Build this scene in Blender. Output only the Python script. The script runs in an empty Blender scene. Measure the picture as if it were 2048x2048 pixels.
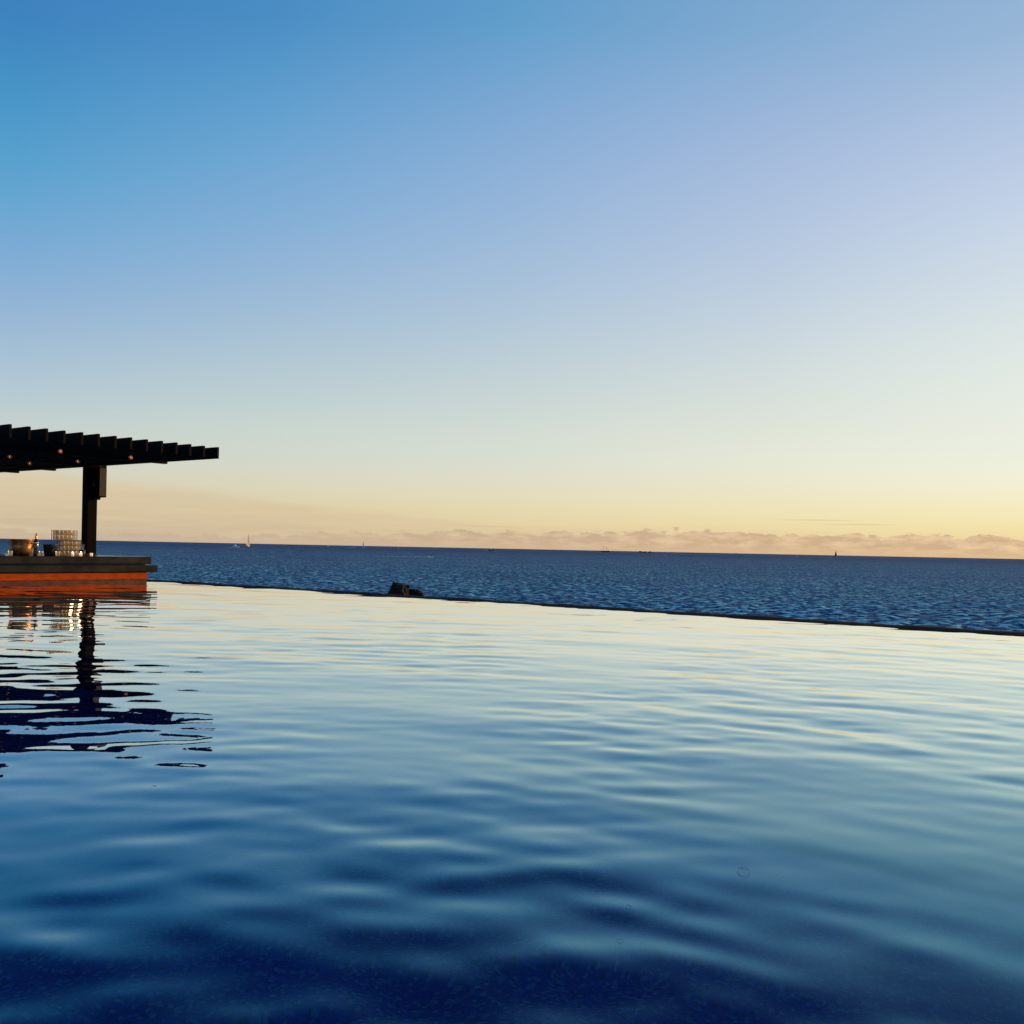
import bpy, bmesh, math, random
import numpy as np
from mathutils import Vector, Matrix

random.seed(7)
RNG = np.random.default_rng(11)
S = bpy.context.scene
COL = S.collection
R = math.radians
SEA_Z = -4.78            # sea level; the pool surface is z = 0
EYE = 0.72               # camera height above the pool water
SUN_AZ, SUN_EL = R(62), R(4.5)


def lin(c):
    def f(x):
        x /= 255.0
        return x / 12.92 if x <= 0.04045 else ((x + 0.055) / 1.055) ** 2.4
    return (f(c[0]), f(c[1]), f(c[2]), 1.0)


# ------------------------------------------------------------------ camera
cam_d = bpy.data.cameras.new("camera")
cam_d.sensor_width = 36
cam_d.lens = 35.33
cam_d.shift_y = 0.0359
cam_d.clip_start = 0.05
cam_d.clip_end = 200000
cam = bpy.data.objects.new("camera", cam_d)
COL.objects.link(cam)
cam.location = (0, 0, EYE)
cam.rotation_euler = (R(90), R(-1.15), 0)
S.camera = cam

# ------------------------------------------------------------------ colour management
S.view_settings.view_transform = 'Standard'
S.view_settings.look = 'None'
S.view_settings.exposure = 0
S.view_settings.gamma = 1
S.view_settings.use_curve_mapping = False
S.cycles.use_denoising = True
S.cycles.max_bounces = 10
S.cycles.transmission_bounces = 8
S.cycles.transparent_max_bounces = 32

# ------------------------------------------------------------------ world: evening sky
W = bpy.data.worlds.new("World")
S.world = W
W.use_nodes = True
nt = W.node_tree
nt.nodes.clear()


class NT:
    """small wrapper for building node graphs"""

    def __init__(self, tree):
        self.t = tree

    def node(self, kind, **kw):
        n = self.t.nodes.new(kind)
        for k, v in kw.items():
            setattr(n, k, v)
        return n

    def put(self, sock, v):
        if isinstance(v, bpy.types.NodeSocket):
            self.t.links.new(v, sock)
        else:
            sock.default_value = v

    def math(self, op, a, b=None, c=None, clamp=False):
        n = self.node('ShaderNodeMath', operation=op, use_clamp=clamp)
        for i, v in enumerate((a, b, c)):
            if v is not None:
                self.put(n.inputs[i], v)
        return n.outputs[0]

    def maprange(self, v, a, b, c=0.0, d=1.0, smooth=False):
        n = self.node('ShaderNodeMapRange', interpolation_type='SMOOTHSTEP' if smooth else 'LINEAR', clamp=True)
        for i, x in enumerate((v, a, b, c, d)):
            self.put(n.inputs[i], x)
        return n.outputs[0]

    def mix(self, f, a, b):
        n = self.node('ShaderNodeMix', data_type='RGBA')
        self.put(n.inputs[0], f)
        self.put(n.inputs[6], a)
        self.put(n.inputs[7], b)
        return n.outputs[2]

    def noise(self, vec, scale, detail=4.0, rough=0.5, dist=0.0):
        n = self.node('ShaderNodeTexNoise')
        self.put(n.inputs['Vector'], vec)
        self.put(n.inputs['Scale'], scale)
        n.inputs['Detail'].default_value = detail
        n.inputs['Roughness'].default_value = rough
        n.inputs['Distortion'].default_value = dist
        return n.outputs['Fac']

    def vec(self, x, y, z=0.0):
        n = self.node('ShaderNodeCombineXYZ')
        for i, v in enumerate((x, y, z)):
            self.put(n.inputs[i], v)
        return n.outputs[0]

    def ramp(self, f, stops):
        n = self.node('ShaderNodeValToRGB')
        cr = n.color_ramp
        cr.interpolation = 'LINEAR'
        while len(cr.elements) > 1:
            cr.elements.remove(cr.elements[-1])
        cr.elements[0].position = stops[0][0]
        cr.elements[0].color = stops[0][1]
        for p, c in stops[1:]:
            e = cr.elements.new(p)
            e.color = c
        self.put(n.inputs[0], f)
        return n.outputs[0]


w = NT(nt)
tc = w.node('ShaderNodeTexCoord')
sep = w.node('ShaderNodeSeparateXYZ')
nt.links.new(tc.outputs['Generated'], sep.inputs[0])
dx, dy, dz = sep.outputs
az = w.math('ARCTAN2', dx, dy)                       # 0 = +Y, positive to the right
el = w.math('ARCSINE', dz)
csun = w.math('COSINE', w.math('SUBTRACT', az, SUN_AZ))  # 1 towards the sun, -1 opposite

SKY = {  # image column -> (image row, colour as seen)
    20: [(0, (62, 128, 190)), (170, (64, 148, 198)), (280, (80, 160, 206)), (390, (98, 168, 212)),
         (470, (122, 170, 212)), (560, (140, 174, 217)), (620, (150, 182, 215)), (730, (172, 196, 213)),
         (810, (190, 208, 212)), (930, (212, 212, 194)), (1000, (216, 199, 166)), (1072, (196, 178, 155))],
    520: [(0, (68, 136, 194)), (170, (84, 158, 206)), (280, (108, 168, 213)), (450, (136, 173, 216)),
          (560, (150, 183, 217)), (700, (174, 198, 212)), (840, (200, 214, 208)), (930, (213, 216, 203)),
          (985, (222, 214, 182)), (1050, (218, 194, 154)), (1083, (200, 180, 156))],
    1024: [(0, (90, 158, 202)), (100, (110, 165, 210)), (220, (136, 169, 215)), (450, (152, 185, 219)),
           (640, (178, 199, 218)), (780, (200, 214, 213)), (900, (215, 222, 213)), (980, (226, 222, 196)),
           (1045, (233, 213, 168)), (1094, (214, 190, 150))],
    1520: [(0, (120, 166, 206)), (200, (158, 181, 219)), (380, (172, 191, 223)), (600, (192, 207, 225)),
           (760, (212, 222, 220)), (850, (225, 229, 216)), (940, (234, 233, 216)), (1035, (241, 227, 178)),
           (1104, (226, 198, 148))],
    2028: [(0, (142, 179, 213)), (200, (175, 193, 224)), (400, (196, 212, 235)), (560, (210, 222, 231)),
           (720, (226, 235, 228)), (860, (234, 238, 226)), (925, (239, 241, 224)), (980, (244, 240, 210)), (1045, (246, 232, 176)),
           (1112, (236, 204, 148))],
}
ZENITH = {20: (38, 92, 160), 520: (40, 98, 164), 1024: (46, 104, 168), 1520: (52, 110, 172), 2028: (58, 114, 174)}
ramps, cvals = [], []
VS = np.array([0, 15, 32, 55, 80, 110, 145, 185, 230, 280, 335, 395, 460, 530, 605, 685, 770, 860, 955, 1055], float)
cols = []
for x, rows in SKY.items():
    hor = 1097.5 + 0.0201 * (x - 1024)
    vv = np.array([hor - y for y, c in rows])[::-1]
    cc = np.array([c for y, c in rows], float)[::-1]
    cols.append(np.stack([np.interp(VS, vv, cc[:, k]) for k in range(3)], -1))
G = np.array(cols)
for _ in range(3):                                   # even out hue steps up the sky and across it
    P = np.concatenate([G[:, :1], G, 2 * G[:, -1:] - G[:, -2:-1]], 1)
    Q = (P[:, :-2] + 2 * P[:, 1:-1] + P[:, 2:]) / 4
    Q[:, :9] = G[:, :9]
    G = Q
P = np.concatenate([2 * G[:1] - G[1:2], G, 2 * G[-1:] - G[-2:-1]], 0)
G = (P[:-2] + 4 * P[1:-1] + P[2:]) / 6
for x, col in zip(SKY, G):
    xo = x - 1024
    st = [(v / math.sqrt(xo * xo + 2010 ** 2 + v * v), lin(c)) for v, c in zip(VS, col)]
    zen = ZENITH[x]
    st.append((0.68, lin(tuple(a_ * 0.45 + b_ * 0.55 for a_, b_ in zip(col[-1], zen)))))
    st.append((1.0, lin((46, 104, 168))))
    ramps.append(w.ramp(dz, st))
    cvals.append(math.cos(math.atan2(xo, 2010) - SUN_AZ))
sky = ramps[0]
for i in range(1, len(ramps)):
    sky = w.mix(w.maprange(csun, cvals[i - 1], cvals[i]), sky, ramps[i])

# soft wash of thin cloud low on the side away from the sun
wn = w.noise(w.vec(w.math('MULTIPLY', az, 3.0), w.math('MULTIPLY', el, 26.0), 1.3), 1.6, 5.0, 0.55, 0.4)
wtop = w.maprange(csun, 0.02, 0.46, 0.066, 0.026)
wash = w.maprange(w.math('SUBTRACT', w.math('ADD', wtop, w.math('MULTIPLY', w.math('SUBTRACT', wn, 0.5), 0.035)), el),
                  -0.001, 0.009, 0.0, 1.0, True)
wash = w.math('MULTIPLY', wash, w.maprange(csun, 0.62, 0.25))
streak = w.noise(w.vec(w.math('MULTIPLY', az, 5.0), w.math('MULTIPLY', el, 90.0), 5.1), 1.5, 4.0, 0.6, 0.3)
wcol = w.mix(w.math('MULTIPLY', w.maprange(streak, 0.3, 0.75), w.maprange(el, 0.06, 0.01)), lin((221, 202, 163)), lin((200, 178, 154)))
sky = w.mix(w.math('MULTIPLY', wash, 0.62), sky, wcol)

# cumulus bank standing on the horizon
cn = w.noise(w.vec(w.math('MULTIPLY', az, 44.0), w.math('MULTIPLY', el, 95.0), 0.0), 1.0, 6.0, 0.6, 0.15)
cl = w.noise(w.vec(w.math('MULTIPLY', az, 9.0), 3.7, 0.0), 1.0, 2.0, 0.5)
ctop = w.maprange(csun, 0.22, 0.55, 0.008, 0.0205)
ctop = w.math('ADD', ctop, w.math('MULTIPLY', w.math('SUBTRACT', cl, 0.5), 0.012))
edge = w.math('SUBTRACT', w.math('ADD', ctop, w.math('MULTIPLY', w.math('SUBTRACT', cn, 0.5), 0.026)), el)
bank = w.maprange(edge, 0.0, 0.0022, 0.0, 1.0, True)
blot = w.noise(w.vec(w.math('MULTIPLY', az, 42.0), w.math('MULTIPLY', el, 150.0), 9.0), 1.0, 5.0, 0.6, 0.2)
bdark = w.mix(w.maprange(csun, 0.1, 0.8), lin((192, 170, 148)), lin((208, 175, 140)))
blite = w.mix(w.maprange(csun, 0.1, 0.8), lin((206, 182, 155)), lin((236, 205, 164)))
bcol = w.mix(w.maprange(blot, 0.42, 0.66), bdark, blite)
bcol = w.mix(w.maprange(el, 0.009, 0.0), bcol, w.mix(w.maprange(csun, 0.1, 0.8), lin((193, 172, 152)), lin((222, 186, 142))))
sky = w.mix(w.math('MULTIPLY', bank, w.maprange(csun, -0.1, 0.5, 0.35, 0.92)), sky, bcol)

# a few thin bars of cloud above the bank
sn = w.noise(w.vec(w.math('MULTIPLY', az, 40.0), w.math('MULTIPLY', el, 300.0), 2.2), 1.0, 3.0, 0.5)
wob = w.math('MULTIPLY', w.math('SUBTRACT', sn, 0.5), 0.0009)
for a0, a1, e0, th_ in ((0.255, 0.335, 0.0330, 0.0007), (0.285, 0.372, 0.0292, 0.0006), (-0.06, 0.02, 0.0215, 0.0006)):
    mid_ = (a0 + a1) / 2
    hb = w.math('SUBTRACT', 1.0, w.math('DIVIDE', w.math('ABSOLUTE', w.math('SUBTRACT', az, mid_)), (a1 - a0) / 2), clamp=True)
    dv = w.math('ABSOLUTE', w.math('SUBTRACT', w.math('ADD', el, wob), e0))
    bar_ = w.math('MULTIPLY', w.maprange(dv, th_, 0.0, 0, 1, True), w.math('MULTIPLY', hb, 1.6, clamp=True))
    sky = w.mix(w.math('MULTIPLY', bar_, 0.6), sky, lin((203, 180, 146)))

nish = w.node('ShaderNodeTexSky', sky_type='NISHITA', sun_disc=False)
nish.sun_elevation = SUN_EL
nish.sun_rotation = SUN_AZ
bg1 = w.node('ShaderNodeBackground')
nt.links.new(nish.outputs[0], bg1.inputs[0])
bg1.inputs[1].default_value = 0.05
bg2 = w.node('ShaderNodeBackground')
nt.links.new(sky, bg2.inputs[0])
bg2.inputs[1].default_value = 1.0
ms = w.node('ShaderNodeMixShader')
ms.inputs[0].default_value = 0.985
nt.links.new(bg1.outputs[0], ms.inputs[1])
nt.links.new(bg2.outputs[0], ms.inputs[2])
wo = w.node('ShaderNodeOutputWorld')
nt.links.new(ms.outputs[0], wo.inputs[0])

# ------------------------------------------------------------------ sun
sun_d = bpy.data.lights.new("sun", 'SUN')
sun_d.energy = 4.6
sun_d.angle = R(0.6)
sun_d.color = (1.0, 0.56, 0.24)
sun = bpy.data.objects.new("sun", sun_d)
COL.objects.link(sun)
sdir = Vector((math.sin(SUN_AZ) * math.cos(SUN_EL), math.cos(SUN_AZ) * math.cos(SUN_EL), math.sin(SUN_EL)))
sun.rotation_euler = sdir.to_track_quat('Z', 'Y').to_euler()
sun.location = (30, 10, 20)


# ------------------------------------------------------------------ helpers
def tag(o, label=None, cat=None, group=None, kind=None):
    if label: o['label'] = label
    if cat: o['category'] = cat
    if group: o['group'] = group
    if kind: o['kind'] = kind
    return o


def empty(name, loc=(0, 0, 0), rz=0.0):
    o = bpy.data.objects.new(name, None)
    o.empty_display_size = 0.1
    COL.objects.link(o)
    o.location = loc
    o.rotation_euler = (0, 0, rz)
    return o


def link(name, me, mat=None, parent=None, loc=(0, 0, 0), rot=(0, 0, 0)):
    o = bpy.data.objects.new(name, me)
    if mat is not None and len(me.materials) == 0:
        me.materials.append(mat)
    COL.objects.link(o)
    if parent is not None:
        o.parent = parent
    o.location = loc
    o.rotation_euler = rot
    return o


def copy_tree(o, parent=None):
    c = o.copy()
    COL.objects.link(c)
    c.parent = parent
    for ch in list(o.children):
        copy_tree(ch, c)
    return c


def bm_mesh(name, bm, smooth=False):
    me = bpy.data.meshes.new(name)
    bm.normal_update()
    bm.to_mesh(me)
    bm.free()
    if smooth:
        for p in me.polygons:
            p.use_smooth = True
    return me


def add_box(bm, lo, hi):
    c = [(lo[0] if i & 1 == 0 else hi[0], lo[1] if i & 2 == 0 else hi[1], lo[2] if i & 4 == 0 else hi[2]) for i in range(8)]
    v = [bm.verts.new(p) for p in c]
    for f in ((0, 2, 3, 1), (4, 5, 7, 6), (0, 1, 5, 4), (2, 6, 7, 3), (0, 4, 6, 2), (1, 3, 7, 5)):
        bm.faces.new([v[i] for i in f])
    return v


def box_mesh(name, lo, hi, bevel=0.0, seg=1):
    bm = bmesh.new()
    add_box(bm, lo, hi)
    if bevel:
        bmesh.ops.bevel(bm, geom=list(bm.edges), offset=bevel, segments=seg, affect='EDGES', profile=0.5)
    return bm_mesh(name, bm)


def add_tube(bm, pts, r, n=8, cap=True):
    pts = [Vector(p) for p in pts]
    rs = r if isinstance(r, (list, tuple)) else [r] * len(pts)
    rings = []
    for i, p in enumerate(pts):
        t = (pts[min(i + 1, len(pts) - 1)] - pts[max(i - 1, 0)]).normalized()
        a = t.cross(Vector((0, 0, 1)))
        if a.length < 1e-4:
            a = Vector((1, 0, 0))
        a.normalize()
        b = t.cross(a).normalized()
        rings.append([bm.verts.new(p + (a * math.cos(k * 2 * math.pi / n) + b * math.sin(k * 2 * math.pi / n)) * rs[i]) for k in range(n)])
    for q, s in zip(rings, rings[1:]):
        for k in range(n):
            bm.faces.new((q[k], q[(k + 1) % n], s[(k + 1) % n], s[k]))
    if cap:
        bm.faces.new(list(reversed(rings[0])))
        bm.faces.new(rings[-1])


def tube_mesh(name, pts, r, n=8):
    bm = bmesh.new()
    add_tube(bm, pts, r, n)
    bmesh.ops.recalc_face_normals(bm, faces=list(bm.faces))
    return bm_mesh(name, bm, True)


def lathe_mesh(name, prof, n=24, smooth=True):
    """prof: list of (radius, z) from bottom to top"""
    bm = bmesh.new()
    rings = []
    for r, z in prof:
        if r < 1e-6:
            rings.append([bm.verts.new((0, 0, z))])
        else:
            rings.append([bm.verts.new((r * math.cos(k * 2 * math.pi / n), r * math.sin(k * 2 * math.pi / n), z)) for k in range(n)])
    for q, s in zip(rings, rings[1:]):
        for k in range(n):
            k2 = (k + 1) % n
            if len(q) == 1 and len(s) == 1:
                continue
            if len(q) == 1:
                bm.faces.new((q[0], s[k2], s[k]))
            elif len(s) == 1:
                bm.faces.new((q[k], q[k2], s[0]))
            else:
                bm.faces.new((q[k], q[k2], s[k2], s[k]))
    me = bm_mesh(name, bm, smooth)
    return me


# ------------------------------------------------------------------ materials
def mat(name, color, rough=0.5, metal=0.0, spec=0.5, noise=0.0, nscale=8.0, stretch=(1, 1, 1), bump=0.0, trans=0.0, ior=1.45, emit=None, estr=0.0, alpha2=None):
    m = bpy.data.materials.new(name)
    m.use_nodes = True
    t = m.node_tree
    b = t.nodes['Principled BSDF']
    g = NT(t)
    b.inputs['Roughness'].default_value = rough
    b.inputs['Metallic'].default_value = metal
    b.inputs['Specular IOR Level'].default_value = spec
    b.inputs['Transmission Weight'].default_value = trans
    b.inputs['IOR'].default_value = ior
    c = tuple(color) + (1,) if len(color) == 3 else color
    if noise:
        tcn = g.node('ShaderNodeTexCoord')
        mp = g.node('ShaderNodeMapping')
        t.links.new(tcn.outputs['Object'], mp.inputs[0])
        mp.inputs['Scale'].default_value = stretch
        nz = g.noise(mp.outputs[0], nscale, 6.0, 0.6)
        f = g.maprange(nz, 0.3, 0.7)
        lo = tuple(x * (1 - noise) for x in c[:3]) + (1,)
        hi = tuple(min(1, x * (1 + noise)) for x in c[:3]) + (1,)
        t.links.new(g.mix(f, lo, hi), b.inputs['Base Color'])
        t.links.new(g.maprange(nz, 0.3, 0.7, max(0.02, rough - 0.12), min(1, rough + 0.12)), b.inputs['Roughness'])
        if bump:
            bp = g.node('ShaderNodeBump')
            bp.inputs['Strength'].default_value = bump
            bp.inputs['Distance'].default_value = 0.01
            t.links.new(nz, bp.inputs['Height'])
            t.links.new(bp.outputs[0], b.inputs['Normal'])
    else:
        b.inputs['Base Color'].default_value = c
    if emit:
        b.inputs['Emission Color'].default_value = tuple(emit) + (1,)
        b.inputs['Emission Strength'].default_value = estr
    return m


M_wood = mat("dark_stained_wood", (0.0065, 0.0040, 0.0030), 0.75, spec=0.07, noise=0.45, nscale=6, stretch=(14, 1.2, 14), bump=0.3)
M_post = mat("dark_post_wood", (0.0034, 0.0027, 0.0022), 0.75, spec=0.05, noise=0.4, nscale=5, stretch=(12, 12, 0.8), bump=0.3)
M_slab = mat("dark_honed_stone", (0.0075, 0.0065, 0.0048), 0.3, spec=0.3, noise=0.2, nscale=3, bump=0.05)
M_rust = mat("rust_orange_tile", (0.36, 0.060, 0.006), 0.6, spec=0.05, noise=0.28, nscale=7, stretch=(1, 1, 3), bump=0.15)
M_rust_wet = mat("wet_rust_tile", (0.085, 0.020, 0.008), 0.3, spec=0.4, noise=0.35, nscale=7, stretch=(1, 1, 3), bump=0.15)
M_black = mat("black_plastic", (0.003, 0.0028, 0.0028), 0.75, spec=0.04, noise=0.2, nscale=30)
M_steel = mat("dark_metal", (0.012, 0.010, 0.009), 0.5, metal=0.3, noise=0.2, nscale=20)
M_coping = mat("wet_dark_coping", (0.004, 0.0042, 0.005), 0.8, spec=0.05, noise=0.4, nscale=9, bump=0.3)
M_rock = mat("dark_sea_rock", (0.018, 0.012, 0.008), 0.85, spec=0.2, noise=0.6, nscale=1.6, bump=1.0)
M_white = mat("white_boat_paint", (0.72, 0.74, 0.76), 0.35, noise=0.06, nscale=2)
M_navy = mat("dark_hull_paint", (0.02, 0.022, 0.03), 0.4, noise=0.2, nscale=2)
M_sail = mat("pale_sailcloth", (0.60, 0.54, 0.44), 0.8, spec=0.1, noise=0.12, nscale=0.5)
M_sail_dark = mat("dark_red_sailcloth", (0.055, 0.015, 0.015), 0.8, spec=0.1, noise=0.2, nscale=0.5)
M_mast = mat("mast_wood", (0.06, 0.045, 0.03), 0.6, noise=0.2, nscale=3)
M_glassdark = mat("boat_window", (0.01, 0.012, 0.016), 0.1, spec=0.6, noise=0.1, nscale=5)
M_foam = mat("sea_foam", (0.62, 0.68, 0.74), 0.8, spec=0.1, noise=0.25, nscale=0.8)

# ------------------------------------------------------------------ pool frame: x = a along the bar front (receding), y = across, away to the left
UX, UY = 0.6112, 0.7915
TH = math.atan2(UY, UX)
A_EDGE = 10.19           # infinity edge
Y_BAR = 16.0             # front face of the bar


def pf(a, y, z=0.0):
    return Vector((UX * a - UY * y, UY * a + UX * y, z))


def on_y(px, y):
    """pool-frame a of the point where the vertical through image column px (at horizon height) meets the plane y"""
    k = (px - 1024) / 2010.0
    d = y / (UX - UY * k)
    return UX * k * d + UY * d


def axis(lo, hi, smin, rate):
    def half(end):
        o, x = [], 0.0
        while x < end:
            o.append(x)
            x += max(smin, rate * x)
        o.append(end)
        return o
    neg, pos = half(-lo), half(hi)
    return np.array([-v for v in reversed(neg[1:])] + pos)


def grid_mesh(name, X, Y, Z):
    n, m = X.shape
    me = bpy.data.meshes.new(name)
    co = np.stack([X, Y, Z], -1).reshape(-1, 3).astype(np.float32)
    idx = np.arange(n * m).reshape(n, m)
    q = np.stack([idx[:-1, :-1], idx[1:, :-1], idx[1:, 1:], idx[:-1, 1:]], -1).reshape(-1, 4)
    me.vertices.add(len(co))
    me.vertices.foreach_set('co', co.ravel())
    me.loops.add(q.size)
    me.loops.foreach_set('vertex_index', q.ravel().astype(np.int32))
    me.polygons.add(len(q))
    me.polygons.foreach_set('loop_start', np.arange(0, q.size, 4, dtype=np.int32))
    me.polygons.foreach_set('use_smooth', np.ones(len(q), dtype=bool))
    me.update(calc_edges=True)
    return me


# ------------------------------------------------------------------ pool water (real ripples, rings spreading from the bather's side)
ga = axis(-5.0, A_EDGE + 0.25, 0.018, 0.0062)
gy = axis(-14.0, Y_BAR, 0.018, 0.0066)
GA, GY = np.meshgrid(ga, gy, indexing='ij')
WX = UX * GA - UY * GY
WY = UY * GA + UX * GY
Hh = np.zeros_like(WX)
wr = np.random.default_rng(5)
NW = 130
for i in range(NW):
    lam = math.exp(wr.uniform(math.log(0.11), math.log(0.62)))
    k = 2 * math.pi / lam
    ph = wr.uniform(0, 2 * math.pi)
    s = 0.0037 * (0.75 + 0.5 * wr.random()) * min(1.0, (lam / 0.22) ** 0.6) * np.clip(lam / (5 * 0.0064 * np.hypot(WX, WY) + 1e-6), 0.25, 1.0)
    amp = s / k
    if i % 3 != 2:
        c = (wr.normal(-2.2, 2.8), wr.normal(-2.2, 1.3))
        D = np.hypot(WX - c[0], WY - c[1])
        Hh += amp * np.sin(k * D + ph) * 2.0 / (1 + D / 5.0)
    else:
        t = wr.normal(math.pi / 2 - 0.15, 0.95)
        Hh += 0.85 * amp * np.sin(k * (math.cos(t) * WX + math.sin(t) * WY) + ph)
gust = np.zeros_like(WX)
for i in range(9):
    t = wr.uniform(0, math.pi)
    k = 2 * math.pi / wr.uniform(1.2, 4.5)
    gust += np.sin(k * (math.cos(t) * WX + math.sin(t) * WY) + wr.uniform(0, 6.28))
Hh *= np.clip(1.0 + 0.22 * gust, 0.40, 1.35)
for i in range(7):                                   # a few longer slanting swells
    lam = wr.uniform(0.7, 1.5)
    k = 2 * math.pi / lam
    t = wr.normal(R(72), R(22))
    Hh += 0.0050 / k * np.sin(k * (math.cos(t) * WX + math.sin(t) * WY) + wr.uniform(0, 6.28))
M_water = bpy.data.materials.new("pool_water")
M_water.use_nodes = True
g = NT(M_water.node_tree)
M_water.node_tree.nodes.remove(M_water.node_tree.nodes['Principled BSDF'])
fr = g.node('ShaderNodeFresnel')
fr.inputs['IOR'].default_value = 1.33
_st = [(0.0, 0.0), (0.085, 0.02), (0.105, 0.06), (0.16, 0.27), (0.29, 0.56), (0.40, 0.74), (0.60, 0.92), (1.0, 1.0)]
fac = g.node('ShaderNodeSeparateColor')
g.put(fac.inputs[0], g.ramp(fr.outputs[0], [(p_, (v_, v_, v_, 1)) for p_, v_ in _st]))
fac = fac.outputs[0]
gl = g.node('ShaderNodeBsdfGlossy')
gl.inputs['Roughness'].default_value = 0.0
g.put(gl.inputs['Color'], g.mix(g.maprange(fac, 0.25, 0.93), (0.34, 0.85, 1.0, 1), (0.98, 0.99, 1.0, 1)))
tcw = g.node('ShaderNodeTexCoord')
bpw = g.node('ShaderNodeBump')
bpw.inputs['Strength'].default_value = 0.014
bpw.inputs['Distance'].default_value = 0.006
g.put(bpw.inputs['Height'], g.noise(tcw.outputs['Object'], 16.0, 3.0, 0.55, 0.4))
g.put(gl.inputs['Normal'], bpw.outputs[0])
rf = g.node('ShaderNodeBsdfRefraction')
g.put(rf.inputs['Normal'], bpw.outputs[0])
rf.inputs['Roughness'].default_value = 0.0
rf.inputs['IOR'].default_value = 1.33
rf.inputs['Color'].default_value = (0.62, 0.85, 1.0, 1)
mxs = g.node('ShaderNodeMixShader')
g.put(mxs.inputs[0], fac)
g.put(mxs.inputs[1], rf.outputs[0])
g.put(mxs.inputs[2], gl.outputs[0])
g.put(M_water.node_tree.nodes['Material Output'].inputs[0], mxs.outputs[0])
water = link("pool_water", grid_mesh("pool_water", GA, GY, Hh), M_water, rot=(0, 0, TH))
tag(water, "still blue pool water with soft ripples filling the foreground", "water", kind='structure')

# pool shell
M_floor = bpy.data.materials.new("dark_blue_pebble_plaster")
M_floor.use_nodes = True
g = NT(M_floor.node_tree)
b = M_floor.node_tree.nodes['Principled BSDF']
tcn = g.node('ShaderNodeTexCoord')
vo = g.node('ShaderNodeTexVoronoi')
vo.inputs['Scale'].default_value = 85
M_floor.node_tree.links.new(tcn.outputs['Object'], vo.inputs['Vector'])
n1 = g.noise(tcn.outputs['Object'], 2.2, 5.0, 0.6)
n2 = g.noise(tcn.outputs['Object'], 60.0, 3.0, 0.6)
c1 = g.mix(g.maprange(n1, 0.35, 0.65), (0.0150, 0.015, 0.200, 1), (0.0210, 0.032, 0.270, 1))
vs = g.node('ShaderNodeSeparateColor')
M_floor.node_tree.links.new(vo.outputs['Color'], vs.inputs[0])
c2 = g.mix(g.maprange(vs.outputs[0], 0.66, 0.95), c1, (0.06, 0.13, 0.28, 1))
c3 = g.mix(g.maprange(n2, 0.55, 0.72), c2, (0.0015, 0.004, 0.04, 1))
M_floor.node_tree.links.new(c3, b.inputs['Base Color'])
b.inputs['Roughness'].default_value = 0.8
bp = g.node('ShaderNodeBump')
bp.inputs['Distance'].default_value = 0.01
M_floor.node_tree.links.new(vo.outputs['Distance'], bp.inputs['Height'])
M_floor.node_tree.links.new(bp.outputs[0], b.inputs['Normal'])
link("pool_ledge_floor", box_mesh("pool_ledge_floor", (-5.4, -14.4, -1.3), (2.9, Y_BAR + 0.4, -0.55), 0.02, 2), M_floor, rot=(0, 0, TH))
tag(bpy.data.objects["pool_ledge_floor"], "dark blue pebbled ledge seen through the near pool water", "pool floor", kind='structure')
M_deep = mat("deep_pool_plaster", (0.0018, 0.010, 0.070), 0.8, spec=0.1, noise=0.3, nscale=3)
link("pool_floor", box_mesh("pool_floor", (2.902, -14.4, -1.5), (A_EDGE + 0.05, Y_BAR + 0.4, -1.15)), M_deep, rot=(0, 0, TH))
tag(bpy.data.objects["pool_floor"], "darker deep pool bottom beyond the pebbled ledge", "pool floor", kind='structure')
bm = bmesh.new()
add_box(bm, (-5.4, -14.4, -0.545), (-5.0, Y_BAR, 0.08))
add_box(bm, (-4.998, -14.4, -1.148), (A_EDGE, -14.0, 0.08))
link("pool_wall", bm_mesh("pool_wall", bm), M_floor, rot=(0, 0, TH))
tag(bpy.data.objects["pool_wall"], "dark blue side walls of the pool behind the viewer", "pool wall", kind='structure')

# infinity edge: low dark coping, its inner slope dipping under the water, outer face down to the sea
edge_t = empty("infinity_edge", pf(A_EDGE, 0, 0), TH)
tag(edge_t, "thin dark wet coping along the infinity edge between pool and sea", "pool edge")
bm = bmesh.new()
ys = np.arange(-14.0, Y_BAR + 5.0, 0.25)
rows = []
for y in ys:
    j = 0.02 * math.sin(y * 1.7) + 0.015 * math.sin(y * 4.3 + 1)
    hz = 0.004 * math.sin(y * 2.9 + 0.4) + 0.003 * math.sin(y * 7.1)
    prof = [(-0.02, -1.2), (0.0, -0.03), (0.10 + j, -0.006 + hz * 0.3), (0.36 + j, 0.016 + hz), (0.47 + j, 0.018 + hz), (0.52, -0.03), (0.52, -0.4)]
    rows.append([bm.verts.new((p[0], y, p[1])) for p in prof])
for q, s_ in zip(rows, rows[1:]):
    for k in range(len(q) - 1):
        bm.faces.new((q[k], q[k + 1], s_[k + 1], s_[k]))
bmesh.ops.recalc_face_normals(bm, faces=list(bm.faces))
link("coping", bm_mesh("coping", bm, True), M_coping, edge_t)
link("outer_wall", box_mesh("outer_wall", (0.02, -14.0, SEA_Z - 1.0), (0.50, Y_BAR + 4.9, -0.4)), M_coping, edge_t)

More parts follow.
